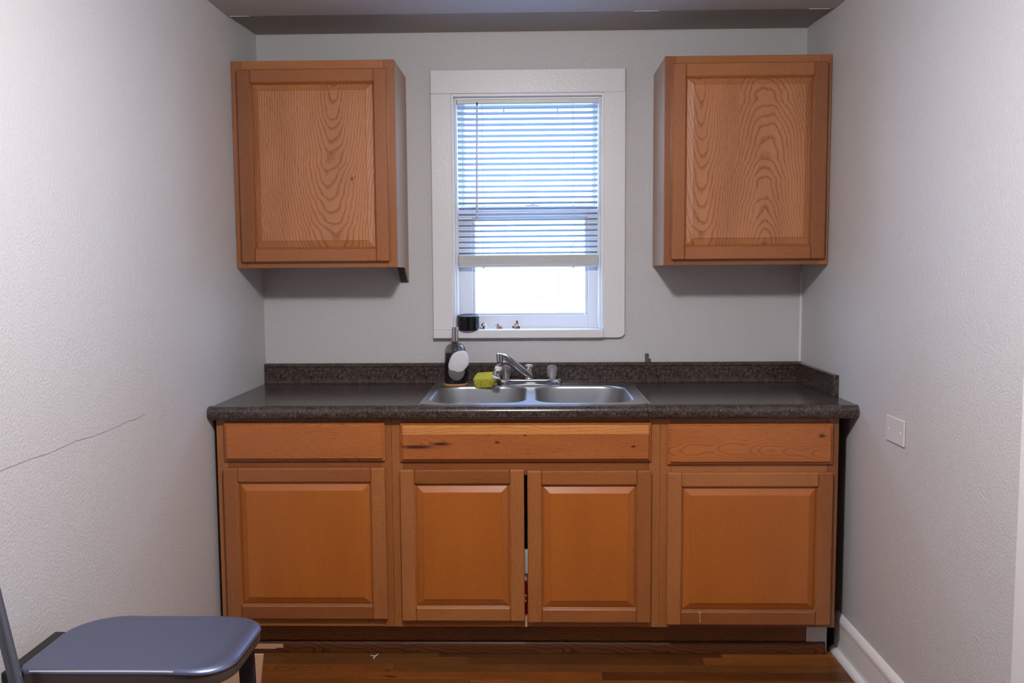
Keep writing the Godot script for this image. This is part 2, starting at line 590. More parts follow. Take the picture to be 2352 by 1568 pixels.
func upper_cabinet(x0: float, x1: float, label: String, open_side: float) -> Node3D:
	var y0 := 1.388
	var y1 := 2.150
	var zf := 0.305
	var t := thing("wall_cabinet", label, "cabinet", Vector3.ZERO, "oak wall cabinets beside the window")
	var st := S()
	plain_uv()
	box(st, Vector3(x0, y0, 0.003), Vector3(x0 + 0.012, y1, zf - 0.019), 0.0005)
	box(st, Vector3(x1 - 0.012, y0, 0.003), Vector3(x1, y1, zf - 0.019), 0.0005)
	box(st, Vector3(x0 + 0.012, y0 + 0.012, 0.003), Vector3(x1 - 0.012, y0 + 0.024, zf - 0.019))
	box(st, Vector3(x0 + 0.012, y1 - 0.024, 0.003), Vector3(x1 - 0.012, y1 - 0.012, zf - 0.019))
	box(st, Vector3(x0 + 0.012, y0 + 0.012, 0.003), Vector3(x1 - 0.012, y1 - 0.012, 0.008))
	obj("carcass", st, M.side, t)
	for q in [[x0, x0 + 0.038], [x1 - 0.038, x1]]:
		st = S()
		grain(false, Vector2(rng.randf() * 0.4 - q[0], 0.02 + y1))
		box(st, Vector3(q[0], y0, zf - 0.019), Vector3(q[1], y1, zf), 0.001)
		obj("face_stile", st, M.frames[rng.randi() % 4], t)
	for q in [[y0, y0 + 0.038], [y1 - 0.045, y1]]:
		st = S()
		grain(true, Vector2(rng.randf() * 0.4 + q[1], 0.03 - x0))
		box(st, Vector3(x0 + 0.0383, q[0], zf - 0.019), Vector3(x1 - 0.0383, q[1], zf - 0.0004), 0.001)
		obj("face_rail", st, M.frames[rng.randi() % 4], t)
	return t

# ---------------------------------------------------------------- sink geometry
func ray_rr(c: float, s: float, xl: float, xr: float, zb: float, zf: float, r: Array) -> float:
	# distance from the origin to a rounded rectangle -xl..xr, -zb..zf; r: corner radii [left back, right back, left front, right front]
	var tx := (xr if c > 0 else xl) / maxf(absf(c), 1e-6)
	var tz := (zf if s > 0 else zb) / maxf(absf(s), 1e-6)
	var t := minf(tx, tz)
	var k := (1 if c > 0 else 0) + (2 if s > 0 else 0)
	var rad: float = r[k]
	if rad <= 0.0: return t
	var ox := (xr - rad) if c > 0 else -(xl - rad)
	var oz := (zf - rad) if s > 0 else -(zb - rad)
	var p := Vector2(c, s) * t
	if absf(p.x) > absf(ox) and absf(p.y) > absf(oz):
		var b := c * ox + s * oz
		var disc := b * b - (ox * ox + oz * oz - rad * rad)
		if disc > 0.0: return b + sqrt(disc)
	return t

func sink() -> void:
	var y := 0.9145
	var x0 := -0.366
	var x1 := 0.428
	var z0 := 0.050
	var z1 := 0.612
	var xm := 0.018
	var t := thing("sink", "stainless steel double bowl drop-in sink set into the speckled countertop", "sink")
	var st := S()
	plain_uv()
	var n := 96
	var bowls := [[-0.345, 0.004], [0.033, 0.386]]
	var zb0 := 0.128
	var zb1 := 0.578
	for k in 2:
		var bx: Array = bowls[k]
		var cx: float = (bx[0] + bx[1]) * 0.5
		var cz := (zb0 + zb1) * 0.5
		var hx: float = (bx[1] - bx[0]) * 0.5
		var hz := (zb1 - zb0) * 0.5
		var oxl := cx - (x0 if k == 0 else xm)
		var oxr := (xm if k == 0 else x1) - cx
		var outer := []
		var mid := []
		var inner := []
		for i in n:
			var a := TAU * (i + 0.5) / n
			var c := cos(a)
			var s := sin(a)
			var ro := ray_rr(c, s, oxl, oxr, cz - z0, z1 - cz, [0.035 if k == 0 else 0.0, 0.0 if k == 0 else 0.035, 0.045 if k == 0 else 0.0, 0.0 if k == 0 else 0.045])
			var ri := ray_rr(c, s, hx, hx, hz, hz, [0.095, 0.095, 0.095, 0.095])
			outer.append(Vector3(cx + c * ro, y, cz + s * ro))
			mid.append(Vector3(cx + c * lerpf(ri, ro, 0.15), y, cz + s * lerpf(ri, ro, 0.15)))
			inner.append(Vector3(cx + c * ri, y, cz + s * ri))
		# deck (faces up)
		for i in n:
			var j := (i + 1) % n
			face(st, [outer[i], outer[j], inner[j], inner[i]], Vector3(cx, y - 1.0, cz))
	# rolled outer lip
	var lip := []
	for q in [[0.0, 0.0], [0.003, 0.0012], [0.006, 0.001], [0.009, -0.0005], [0.0105, -0.003]]:
		var l := []
		for i in 128:
			var a := TAU * (i + 0.5) / 128
			var cxx := (x0 + x1) * 0.5
			var czz := (z0 + z1) * 0.5
			var r := ray_rr(cos(a), sin(a), (x1 - x0) * 0.5 + q[0] - 0.004, (x1 - x0) * 0.5 + q[0] - 0.004, (z1 - z0) * 0.5 + q[0] - 0.004, (z1 - z0) * 0.5 + q[0] - 0.004, [0.035, 0.035, 0.045, 0.045])
			l.append(Vector3(cxx + cos(a) * r, y + q[1] + 0.0003, czz + sin(a) * r))
		lip.append(l)
	loft(st, lip)
	obj("rim", st, M.steel, t)
	for k in 2:
		var bx: Array = bowls[k]
		var cx: float = (bx[0] + bx[1]) * 0.5
		var cz := (zb0 + zb1) * 0.5
		var hx: float = (bx[1] - bx[0]) * 0.5
		var hz := (zb1 - zb0) * 0.5
		var loops := []
		for q in [[0.0, 0.0], [0.003, -0.0012], [0.006, -0.005], [0.008, -0.012], [0.011, -0.05], [0.016, -0.11], [0.021, -0.14], [0.029, -0.158], [0.042, -0.169], [0.062, -0.174], [0.10, -0.177], [0.13, -0.179]]:
			var l := []
			for i in n:
				var a := TAU * (i + 0.5) / n
				var rad := maxf(0.095 - q[0] * 0.6, 0.02)
				var r := ray_rr(cos(a), sin(a), hx - q[0], hx - q[0], hz - q[0], hz - q[0], [rad, rad, rad, rad])
				l.append(Vector3(cx + cos(a) * r, y + q[1], cz + sin(a) * r))
			loops.append(l)
		loops.append(ring_at(Vector3(cx, y - 0.182, cz), 0.045, n))
		loops.append(ring_at(Vector3(cx, y - 0.187, cz), 0.040, n))
		st = S()
		loft(st, loops, true, true)
		var b := obj("bowl", st, M.bowl, t)
		st = S()
		lathe(st, [Vector2(0.0, 0.004), Vector2(0.012, 0.004), Vector2(0.03, 0.001), Vector2(0.042, 0.0), Vector2(0.042, -0.002)], Vector3(cx, y - 0.187, cz), 24, Basis(), false, true)
		obj("drain", st, M.chrome, b)

func ring_at(c: Vector3, r: float, n: int) -> Array:
	var l := []
	for i in n:
		var a := TAU * (i + 0.5) / n
		l.append(c + Vector3(cos(a) * r, 0, sin(a) * r))
	return l

# ---------------------------------------------------------------- scene
func _ready() -> void:
	rng.seed = 4
	# camera
	var cam := Camera3D.new()
	cam.name = "camera"
	cam.fov = 43.07
	cam.near = 0.05
	cam.far = 60.0
	cam.transform = Transform3D(Basis(Vector3(0.999752, -0.006528, -0.021279), Vector3(0.004754, 0.996591, -0.082358), Vector3(0.021744, 0.082237, 0.996376)), Vector3(0.020, 1.3746, 3.5534))
	add_child(cam)
	cam.current = true
	# sky, exposure
	var we := WorldEnvironment.new()
	we.name = "environment"
	var env := Environment.new()
	var sky := Sky.new()
	var sm := ProceduralSkyMaterial.new()
	sm.sky_top_color = Color(0.52, 0.70, 0.98)
	sm.sky_horizon_color = Color(0.74, 0.86, 1.0)
	sm.ground_horizon_color = Color(0.70, 0.76, 0.80)
	sm.ground_bottom_color = Color(0.45, 0.48, 0.50)
	sky.sky_material = sm
	env.sky = sky
	env.background_mode = Environment.BG_SKY
	env.background_energy_multiplier = 22.0
	env.tonemap_mode = Environment.TONE_MAPPER_LINEAR
	env.tonemap_exposure = 1.0
	env.sdfgi_enabled = true
	env.ssao_enabled = true
	env.ssil_enabled = true
	we.environment = env
	add_child(we)
	make_materials()
	ceiling_light(Vector3(-0.03, 2.307, 2.15), 1.5, 2.0)
	room()
	window()
	outdoors()
	cabinets()
	countertop()
	sink()
	faucet()
	blind()
	small_things()
	stool()

func ceiling_light(at: Vector3, energy: float, down: float) -> void:
	var t := thing("ceiling_light", "round white glass dome light on the kitchen ceiling", "lamp", at)
	var st := S()
	lathe(st, [Vector2(0.15, 0.0), Vector2(0.15, -0.012), Vector2(0.145, -0.018), Vector2(0.13, -0.02)], Vector3.ZERO, 40)
	obj("base", st, M.lamp_base, t)
	st = S()
	var prof := []
	for i in 13:
		var a := PI * 0.5 * i / 12.0
		prof.append(Vector2(0.13 * cos(a) if i else 0.13, -0.02 - (0.10 if i else 0.0) - 0.06 * sin(a)))
	lathe(st, prof, Vector3.ZERO, 40, Basis(), true, false)
	obj("glass_dome", st, M.lamp, t)
	var l := OmniLight3D.new()
	l.name = "lamp_light"
	l.light_color = Color(0.985, 0.982, 1.0)
	l.light_energy = energy
	l.light_size = 0.06
	l.omni_range = 12.0
	l.omni_attenuation = 2.0
	l.shadow_enabled = true
	l.position = at + Vector3(0, -0.13, 0)
	add_child(l)
	# the flat underside of the dome throws most of its light down
	var d := AreaLight3D.new()
	d.name = "lamp_downlight"
	d.area_size = Vector2(0.22, 0.22)
	d.light_color = l.light_color
	d.light_energy = down
	d.area_range = 12.0
	d.shadow_enabled = true
	d.position = at + Vector3(0, -0.186, 0)
	d.rotation_degrees.x = -90.0
	add_child(d)

func lwall(z: float) -> float:
	return -1.082 - 0.012 * z

func room() -> void:
	plain_uv()
	var zr := 7.0
	# left wall (very slightly out of square)
	var st := S()
	var a := [Vector3(lwall(-0.15), -0.1, -0.15), Vector3(lwall(zr), -0.1, zr), Vector3(lwall(zr), 2.6, zr), Vector3(lwall(-0.15), 2.6, -0.15)]
	var b := []
	for p: Vector3 in a: b.append(p - Vector3(0.15, 0, 0))
	var cen := Vector3(-1.19, 1.2, 2.4)
	face(st, a, cen)
	face(st, b, cen)
	for k in 4: face(st, [a[k], a[(k + 1) % 4], b[(k + 1) % 4], b[k]], cen)
	var w := obj("wall_left", st, M.wall)
	tag(w, "left kitchen wall of textured light grey paint with a long hairline crack", "wall", "", "structure")
	st = S()
	var cr := [[1.83, 0.958], [1.66, 0.960], [1.60, 0.957], [1.474, 0.963], [1.40, 0.959], [1.296, 0.9595], [1.22, 0.964], [1.16, 0.963], [1.104, 0.967]]
	for k in cr.size() - 1:
		var p := Vector3(lwall(cr[k][0]) + 0.0006, cr[k][1], cr[k][0])
		var q := Vector3(lwall(cr[k + 1][0]) + 0.0006, cr[k + 1][1], cr[k + 1][0])
		var hw := Vector3(0, 0.0005, 0)
		face(st, [p - hw, q - hw, q + hw, p + hw], Vector3(-3, 1, 1))
	obj("crack", st, M.crack, w)
	# right wall
	st = S()
	box(st, Vector3(1.125, -0.1, -0.15), Vector3(1.275, 2.6, zr))
	tag(obj("wall_right", st, M.wall), "right kitchen wall of textured light grey paint", "wall", "", "structure")
	# back wall with the window opening
	st = S()
	var ox0 := -0.297
	var ox1 := 0.318
	var oy0 := 1.105
	var oy1 := 2.082
	box(st, Vector3(-1.3, -0.1, -0.15), Vector3(ox0, 2.6, 0.0))
	box(st, Vector3(ox1, -0.1, -0.15), Vector3(1.3, 2.6, 0.0))
	box(st, Vector3(ox0, -0.1, -0.15), Vector3(ox1, oy0, 0.0))
	box(st, Vector3(ox0, oy1, -0.15), Vector3(ox1, 2.6, 0.0))
	tag(obj("wall_back", st, M.wall), "textured light grey kitchen wall around the window above the sink", "wall", "", "structure")
	st = S()
	box(st, Vector3(-1.3, -0.1, zr), Vector3(1.3, 2.6, zr + 0.15))  # unseen wall, placed far back and toned dark to cut bounced light
	tag(obj("wall_rear", st, M.rear), "unseen rear wall of the kitchen, set far back and darkened to cut bounce", "wall", "", "structure")
	# ceiling: main part a little lower than the strip over the cabinets, which tips up towards the back wall; step made to shade it
	st = S()
	box(st, Vector3(-1.3, 2.307, 0.321), Vector3(1.3, 2.5, zr + 0.1), 0.001)
	var cl := obj("ceiling", st, M.ceiling)
	tag(cl, "flat light grey ceiling of the kitchen", "ceiling", "", "structure")
	st = S()
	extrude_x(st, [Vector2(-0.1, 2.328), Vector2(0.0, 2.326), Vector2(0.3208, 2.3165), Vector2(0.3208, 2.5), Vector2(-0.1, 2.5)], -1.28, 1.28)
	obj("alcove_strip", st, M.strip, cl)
	for q in [[-1.078, -1.005], [0.40, 0.49], [1.03, 1.105]]:
		st = S()
		box(st, Vector3(q[0], 2.3058, 0.3195), Vector3(q[1], 2.3078, 0.3222), 0.0005)
		obj("paint_ridge", st, M.caulk, cl)
	# caulk in the right back corner below the wall cabinet
	st = S()
	box(st, Vector3(1.117, 0.99, -0.004), Vector3(1.129, 1.36, 0.0035), 0.001)
	tag(obj("trim_1", st, M.caulk), "thin white caulk strip in the right back corner under the wall cabinet", "trim", "", "structure")
	# floor: subfloor and single boards
	st = S()
	box(st, Vector3(-1.3, -0.1, -0.15), Vector3(1.3, -0.014, zr + 0.1))
	var f := obj("floor", st, M.inside)
	tag(f, "narrow strip hardwood floor of worn brown boards", "floor", "", "structure")
	var z := 0.40
	var row := 0
	while z < zr:
		var wd := 0.0572 if z < 3.0 else 0.2
		var x := -1.12 - rng.randf() * 0.8
		while x < 1.12:
			var len := rng.randf_range(0.55, 1.15) if z < 3.0 else 2.4
			var l := maxf(x, -1.15)
			var r := minf(x + len, 1.14)
			if r - l > 0.02:
				st = S()
				grain(true, Vector2(rng.randf() * 0.5, rng.randf() * 0.8))
				box(st, Vector3(l + 0.0003, -0.014, z + 0.0007), Vector3(r - 0.0003, rng.randf_range(-0.0004, 0.0), minf(z + wd, zr) - 0.0007), 0.0)
				obj("board", st, M.floor[rng.randi() % 4], f)
			x += len
		z += wd
		row += 1
	plain_uv()
	# baseboard along the right wall, with a quarter-round shoe
	st = S()
	var bb := [Vector2(1.127, 0.001), Vector2(1.111, 0.001), Vector2(1.111, 0.112), Vector2(1.108, 0.116), Vector2(1.108, 0.128), Vector2(1.112, 0.136), Vector2(1.118, 0.143), Vector2(1.127, 0.147)]
	extrude_z(st, bb, 0.50, 1.628)
	var base := obj("baseboard_right", st, M.trim)
	tag(base, "white painted baseboard along the right wall beside the cabinets", "baseboard", "", "structure")
	st = S()
	var qr := [Vector2(1.1112, 0.0005)]
	for k in 7:
		var t := PI * 0.5 * k / 6.0
		qr.append(Vector2(1.1112 - 0.019 * cos(t), 0.0005 + 0.021 * sin(t)))
	extrude_z(st, qr, 0.505, 1.628)
	obj("quarter_round", st, M.trim, base)
	# doorway casing at the right edge of the view
	st = S()
	box(st, Vector3(1.107, 0.0, 1.630), Vector3(1.127, 2.05, 1.72), 0.004)
	tag(obj("trim_2", st, M.trim), "white door casing at the right end of the baseboard", "trim", "", "structure")

func window() -> void:
	plain_uv()
	var t := thing("window_1", "white double-hung window above the sink with wide painted casing", "window", Vector3.ZERO, "", "structure")
	var st := S()
	box(st, Vector3(-0.379, 2.081, -0.004), Vector3(0.403, 2.174, 0.021), 0.002)
	obj("head_casing", st, M.trim, t)
	st = S()
	box(st, Vector3(-0.379, 1.132, -0.004), Vector3(-0.297, 2.0805, 0.0205), 0.002)
	obj("side_casing", st, M.trim, t)
	st = S()
	# the right casing runs down past the sill and has a clipped lower corner
	extrude_z(st, [Vector2(0.318, 1.098), Vector2(0.378, 1.098), Vector2(0.392, 1.101), Vector2(0.403, 1.112), Vector2(0.403, 2.0805), Vector2(0.318, 2.0805)], -0.004, 0.0205)
	obj("side_casing", st, M.trim, t)
	st = S()
	box(st, Vector3(-0.379, 1.097, -0.12), Vector3(0.3178, 1.1318, 0.032), 0.003)
	obj("sill", st, M.trim, t)
	# jambs and stops
	st = S()
	for s in [0, 1]:
		var xa := -0.297 if s == 0 else 0.318
		var d := 1.0 if s == 0 else -1.0
		box(st, Vector3(minf(xa, xa + d * 0.010), 1.1318, -0.149), Vector3(maxf(xa, xa + d * 0.010), 2.081, 0.012), 0.001)
		box(st, Vector3(minf(xa + d * 0.010, xa + d * 0.019), 1.1318, -0.066), Vector3(maxf(xa + d * 0.010, xa + d * 0.019), 2.071, -0.012), 0.003)
	box(st, Vector3(-0.287, 2.071, -0.149), Vector3(0.308, 2.0815, 0.012), 0.001)
	box(st, Vector3(-0.287, 2.062, -0.066), Vector3(0.308, 2.071, -0.012), 0.002)
	obj("jamb", st, M.sash, t)
	# lower sash (inside) and upper sash (outside)
	sash(t, "lower_sash", -0.285, 0.306, 1.133, 1.640, -0.098, -0.070, -0.2095, 0.2465, 1.197, 1.584)
	sash(t, "upper_sash", -0.285, 0.306, 1.585, 2.070, -0.134, -0.104, -0.251, 0.2795, 1.646, 2.052)
	st = S()
	box(st, Vector3(-0.285, 1.1318, -0.149), Vector3(0.306, 1.136, -0.06), 0.001)
	box(st, Vector3(-0.279, 1.585, -0.104), Vector3(0.300, 1.596, -0.099))
	obj("sill_track", st, M.sash, t)
	st = S()
	box(st, Vector3(0.026, 1.5865, -0.0835), Vector3(0.066, 1.5935, -0.0825), 0.0003)
	obj("sticker", st, M.dark_metal, t)
	# sash lock on the meeting rail
	st = S()
	box(st, Vector3(0.000, 1.640, -0.096), Vector3(0.058, 1.6445, -0.074), 0.001)
	lathe(st, [Vector2(0.011, 0.0), Vector2(0.011, 0.006), Vector2(0.006, 0.009)], Vector3(0.032, 1.6445, -0.085), 16)
	tube(st, [Vector3(0.032, 1.650, -0.085), Vector3(0.015, 1.652, -0.078), Vector3(0.003, 1.648, -0.074)], 0.003, 8)
	obj("sash_lock", st, M.sash, t)

func sash(t: Node3D, called: String, x0: float, x1: float, y0: float, y1: float, za: float, zb: float, gx0: float, gx1: float, gy0: float, gy1: float) -> void:
	var st := S()
	var st0 := st
	box(st, Vector3(x0, y0, za), Vector3(gx0 - 0.012, y1, zb), 0.002)
	box(st, Vector3(gx1 + 0.012, y0, za), Vector3(x1, y1, zb), 0.002)
	box(st, Vector3(gx0 - 0.0122, y0, za), Vector3(gx1 + 0.0122, gy0 - 0.010, zb - 0.0004), 0.002)
	box(st, Vector3(gx0 - 0.0122, gy1 + 0.008, za), Vector3(gx1 + 0.0122, y1, zb - 0.0004), 0.002)
	var s := obj(called, st0, M.sash, t)
	st = S()
	var zg := (za + zb) * 0.5
	# glazing bead
	for q in [[Vector3(gx0 - 0.0125, gy0 - 0.0105, za + 0.002), Vector3(gx0, gy1 + 0.0085, zb - 0.006)], [Vector3(gx1, gy0 - 0.0105, za + 0.002), Vector3(gx1 + 0.0125, gy1 + 0.0085, zb - 0.006)], [Vector3(gx0, gy0 - 0.0105, za + 0.002), Vector3(gx1, gy0, zb - 0.006)], [Vector3(gx0, gy1, za + 0.002), Vector3(gx1, gy1 + 0.0085, zb - 0.006)]]:
		box(st, q[0], q[1], 0.003)
	obj("glazing_bead", st, M.sash, s)
	st = S()
	face(st, [Vector3(gx0, gy0, zg), Vector3(gx1, gy0, zg), Vector3(gx1, gy1, zg), Vector3(gx0, gy1, zg)], Vector3(0, 1.6, -5))
	obj("pane", st, M.glass, s)

func outdoors() -> void:
	plain_uv()
	var z := -3.0
	var t := thing("block_wall", "white painted concrete block wall of the house next door outside the window", "wall", Vector3.ZERO, "", "structure")
	var st := S()
	box(st, Vector3(-3.5, -0.5, z - 0.2), Vector3(3.5, 2.55, z - 0.008))
	obj("mortar", st, M.mortar, t)
	for r in 15:
		var y0 := 1.374 - 0.2 * 9 + 0.2 * r
		var off := -0.173 if r % 2 == 0 else 0.320
		for k in range(-9, 9):
			var x := off + 0.4 * k
			if x < -3.3 or x > 2.9 or y0 + 0.2 > 2.60: continue
			st = S()
			box(st, Vector3(x + 0.003, y0 + 0.003, z - 0.05), Vector3(x + 0.397, y0 + 0.197, z + rng.randf_range(-0.001, 0.001)), 0.003)
			obj("block", st, M.block, t)
	st = S()
	box(st, Vector3(-3.5, 2.575, z - 0.3), Vector3(3.5, 2.68, z + 0.30), 0.004)
	obj("eave", st, M.eave, t)
	st = S()
	box(st, Vector3(-8, -0.6, -9), Vector3(8, -0.5, -0.15))
	tag(obj("side_yard", st, M.ground), "bare ground between the two houses outside the window", "ground", "", "structure")

func cabinets() -> void:
	var xa := -1.0725
	var xb := -0.4635
	var xc := 0.463
	var xd := 1.072
	var zf := 0.6102
	var t := base_cabinet(xa, xb, "l", "oak base cabinet left of the sink, with one drawer over one raised-panel door")
	drawer_front(t, -1.043, -0.485, 0.721, 0.857, zf, M.drawer, Vector2(0.02, 0.0))
	door(t, -1.048, -0.486, 0.160, 0.697, zf, M.panel_c, Vector2(0.05, 0.1))
	t = base_cabinet(xb, xc, "m", "wide oak sink base cabinet in the middle, with a pair of raised-panel doors slightly apart")
	drawer_front(t, -0.432, 0.431, 0.718, 0.852, zf, M.board, Vector2(0.02, 0.0), true)
	door(t, -0.434, -0.0055, 0.154, 0.690, zf, M.panel_c, Vector2(0.12, 0.25))
	door(t, 0.0055, 0.432, 0.149, 0.686, zf, M.panel_c, Vector2(0.02, 0.3))
	t = base_cabinet(xc, xd, "r", "oak base cabinet right of the sink with a dried drip on its door")
	drawer_front(t, 0.487, 1.049, 0.707, 0.847, zf, M.drawer, Vector2(0.24, 0.05))
	door(t, 0.487, 1.050, 0.142, 0.679, zf, M.panel_c, Vector2(0.08, 0.02))
	plain_uv()
	# dried drip on the right door
	var st := S()
	box(st, Vector3(0.6005, 0.152, zf + 0.0198), Vector3(0.6032, 0.190, zf + 0.0212), 0.0005)
	box(st, Vector3(0.5965, 0.186, zf + 0.0196), Vector3(0.6045, 0.192, zf + 0.0214), 0.0007)
	var drip := obj("dried_drip", st, M.drip, t)
	# toe kick and its vinyl strip
	st = S()
	grain(true, Vector2(0.1, 1.3))
	box(st, Vector3(-1.06, 0.002, 0.515), Vector3(1.060, 0.126, 0.53), 0.001)
	var k := obj("toe_kick", st, M.kick)
	tag(k, "dark brown toe kick board recessed under the base cabinets", "board")
	st = S()
	var pr := [Vector2(0.5305, 0.001), Vector2(0.544, 0.001), Vector2(0.5455, 0.008), Vector2(0.546, 0.020), Vector2(0.5455, 0.030), Vector2(0.5435, 0.037), Vector2(0.5395, 0.0415), Vector2(0.535, 0.043), Vector2(0.5305, 0.043)]
	extrude_x(st, pr, -1.06, 1.066, false)
	obj("shoe_moulding", st, M.shoe, k)
	st = S()
	box(st, Vector3(-0.995, 0.016, 0.5455), Vector3(-0.905, 0.035, 0.5468), 0.0005)
	box(st, Vector3(-0.905, 0.020, 0.5457), Vector3(-0.880, 0.035, 0.5467), 0.0004)
	obj("worn_patch", st, M.beige, k)
	st = S()
	plain_uv()
	box(st, Vector3(1.0, 0.002, 0.5302), Vector3(1.0735, 0.124, 0.534), 0.001)  # pale grey piece over the right end of the board
	obj("pale_end", st, M.plate, k)
	# wall cabinets
	t = upper_cabinet(-1.0845, -0.4790, "oak wall cabinet left of the window, with a small corbel under its back corner", 1.0)
	door(t, -1.0600, -0.505, 1.410, 2.116, 0.3052, M.panel_a, Vector2(0.0, 0.02))
	st = S()
	grain(false, Vector2(0.3, 1.4))
	var cb := [Vector2(0.003, 1.3995), Vector2(0.100, 1.3995), Vector2(0.100, 1.388), Vector2(0.014, 1.330), Vector2(0.003, 1.328)]
	extrude_x(st, cb, -0.511, -0.4835)
	obj("corbel", st, M.corbel, t)
	st = S()
	extrude_x(st, cb, -0.4834, -0.4792)
	obj("side_tail", st, M.side, t)
	t = upper_cabinet(0.517, 1.1225, "oak wall cabinet right of the window, against the right wall", -1.0)
	door(t, 0.5420, 1.105, 1.409, 2.121, 0.3052, M.panel_b, Vector2(0.02, 0.06))

func countertop() -> void:
	plain_uv()
	var top := 0.912
	var bot := 0.866
	var zf := 0.650
	var xl := -1.089
	var xr := 1.1245
	var st := S()
	var t := thing("countertop", "dark brown speckled laminate countertop with rolled front edge and backsplash", "countertop")
	# front strip with rolled nose (z 0.585 .. zf)
	var prof := [Vector2(0.600, top), Vector2(0.600, top), Vector2(0.618, top + 0.0006), Vector2(0.630, top + 0.0012)]
	var r := 0.020
	for i in 11:
		var a := PI * (0.5 - i / 10.0)
		prof.append(Vector2(zf - r + cos(a) * r, (top + bot) * 0.5 + 0.0006 + sin(a) * 0.0235))
	prof.append_array([Vector2(0.618, bot), Vector2(0.600, bot), Vector2(0.600, bot)])
	extrude_x(st, prof, xl, xr, true)
	# left, right and back slabs round the sink hole
	box(st, Vector3(xl + 0.008, bot + 0.01, 0.02), Vector3(-0.362, top, 0.600))
	box(st, Vector3(0.417, bot + 0.01, 0.02), Vector3(xr, top, 0.600))
	box(st, Vector3(-0.362, bot + 0.01, 0.02), Vector3(0.417, top, 0.062))
	obj("worktop", st, M.counter, t)
	# backsplash with a cove and a small stepped top
	st = S()
	var bs := [Vector2(0.002, top - 0.004), Vector2(0.034, top - 0.0005), Vector2(0.029, top + 0.001), Vector2(0.025, top + 0.004), Vector2(0.0225, top + 0.009), Vector2(0.0215, top + 0.016), Vector2(0.0215, top + 0.066), Vector2(0.0235, top + 0.069), Vector2(0.0235, top + 0.074), Vector2(0.0215, top + 0.0775), Vector2(0.019, top + 0.079), Vector2(0.012, top + 0.083), Vector2(0.002, top + 0.083)]
	extrude_x(st, bs, xl + 0.006, 1.124)
	obj("backsplash", st, M.counter, t)
	st = S()
	box(st, Vector3(1.105, top, 0.022), Vector3(1.1245, top + 0.080, 0.449), 0.0015)
	obj("end_splash", st, M.counter, t)

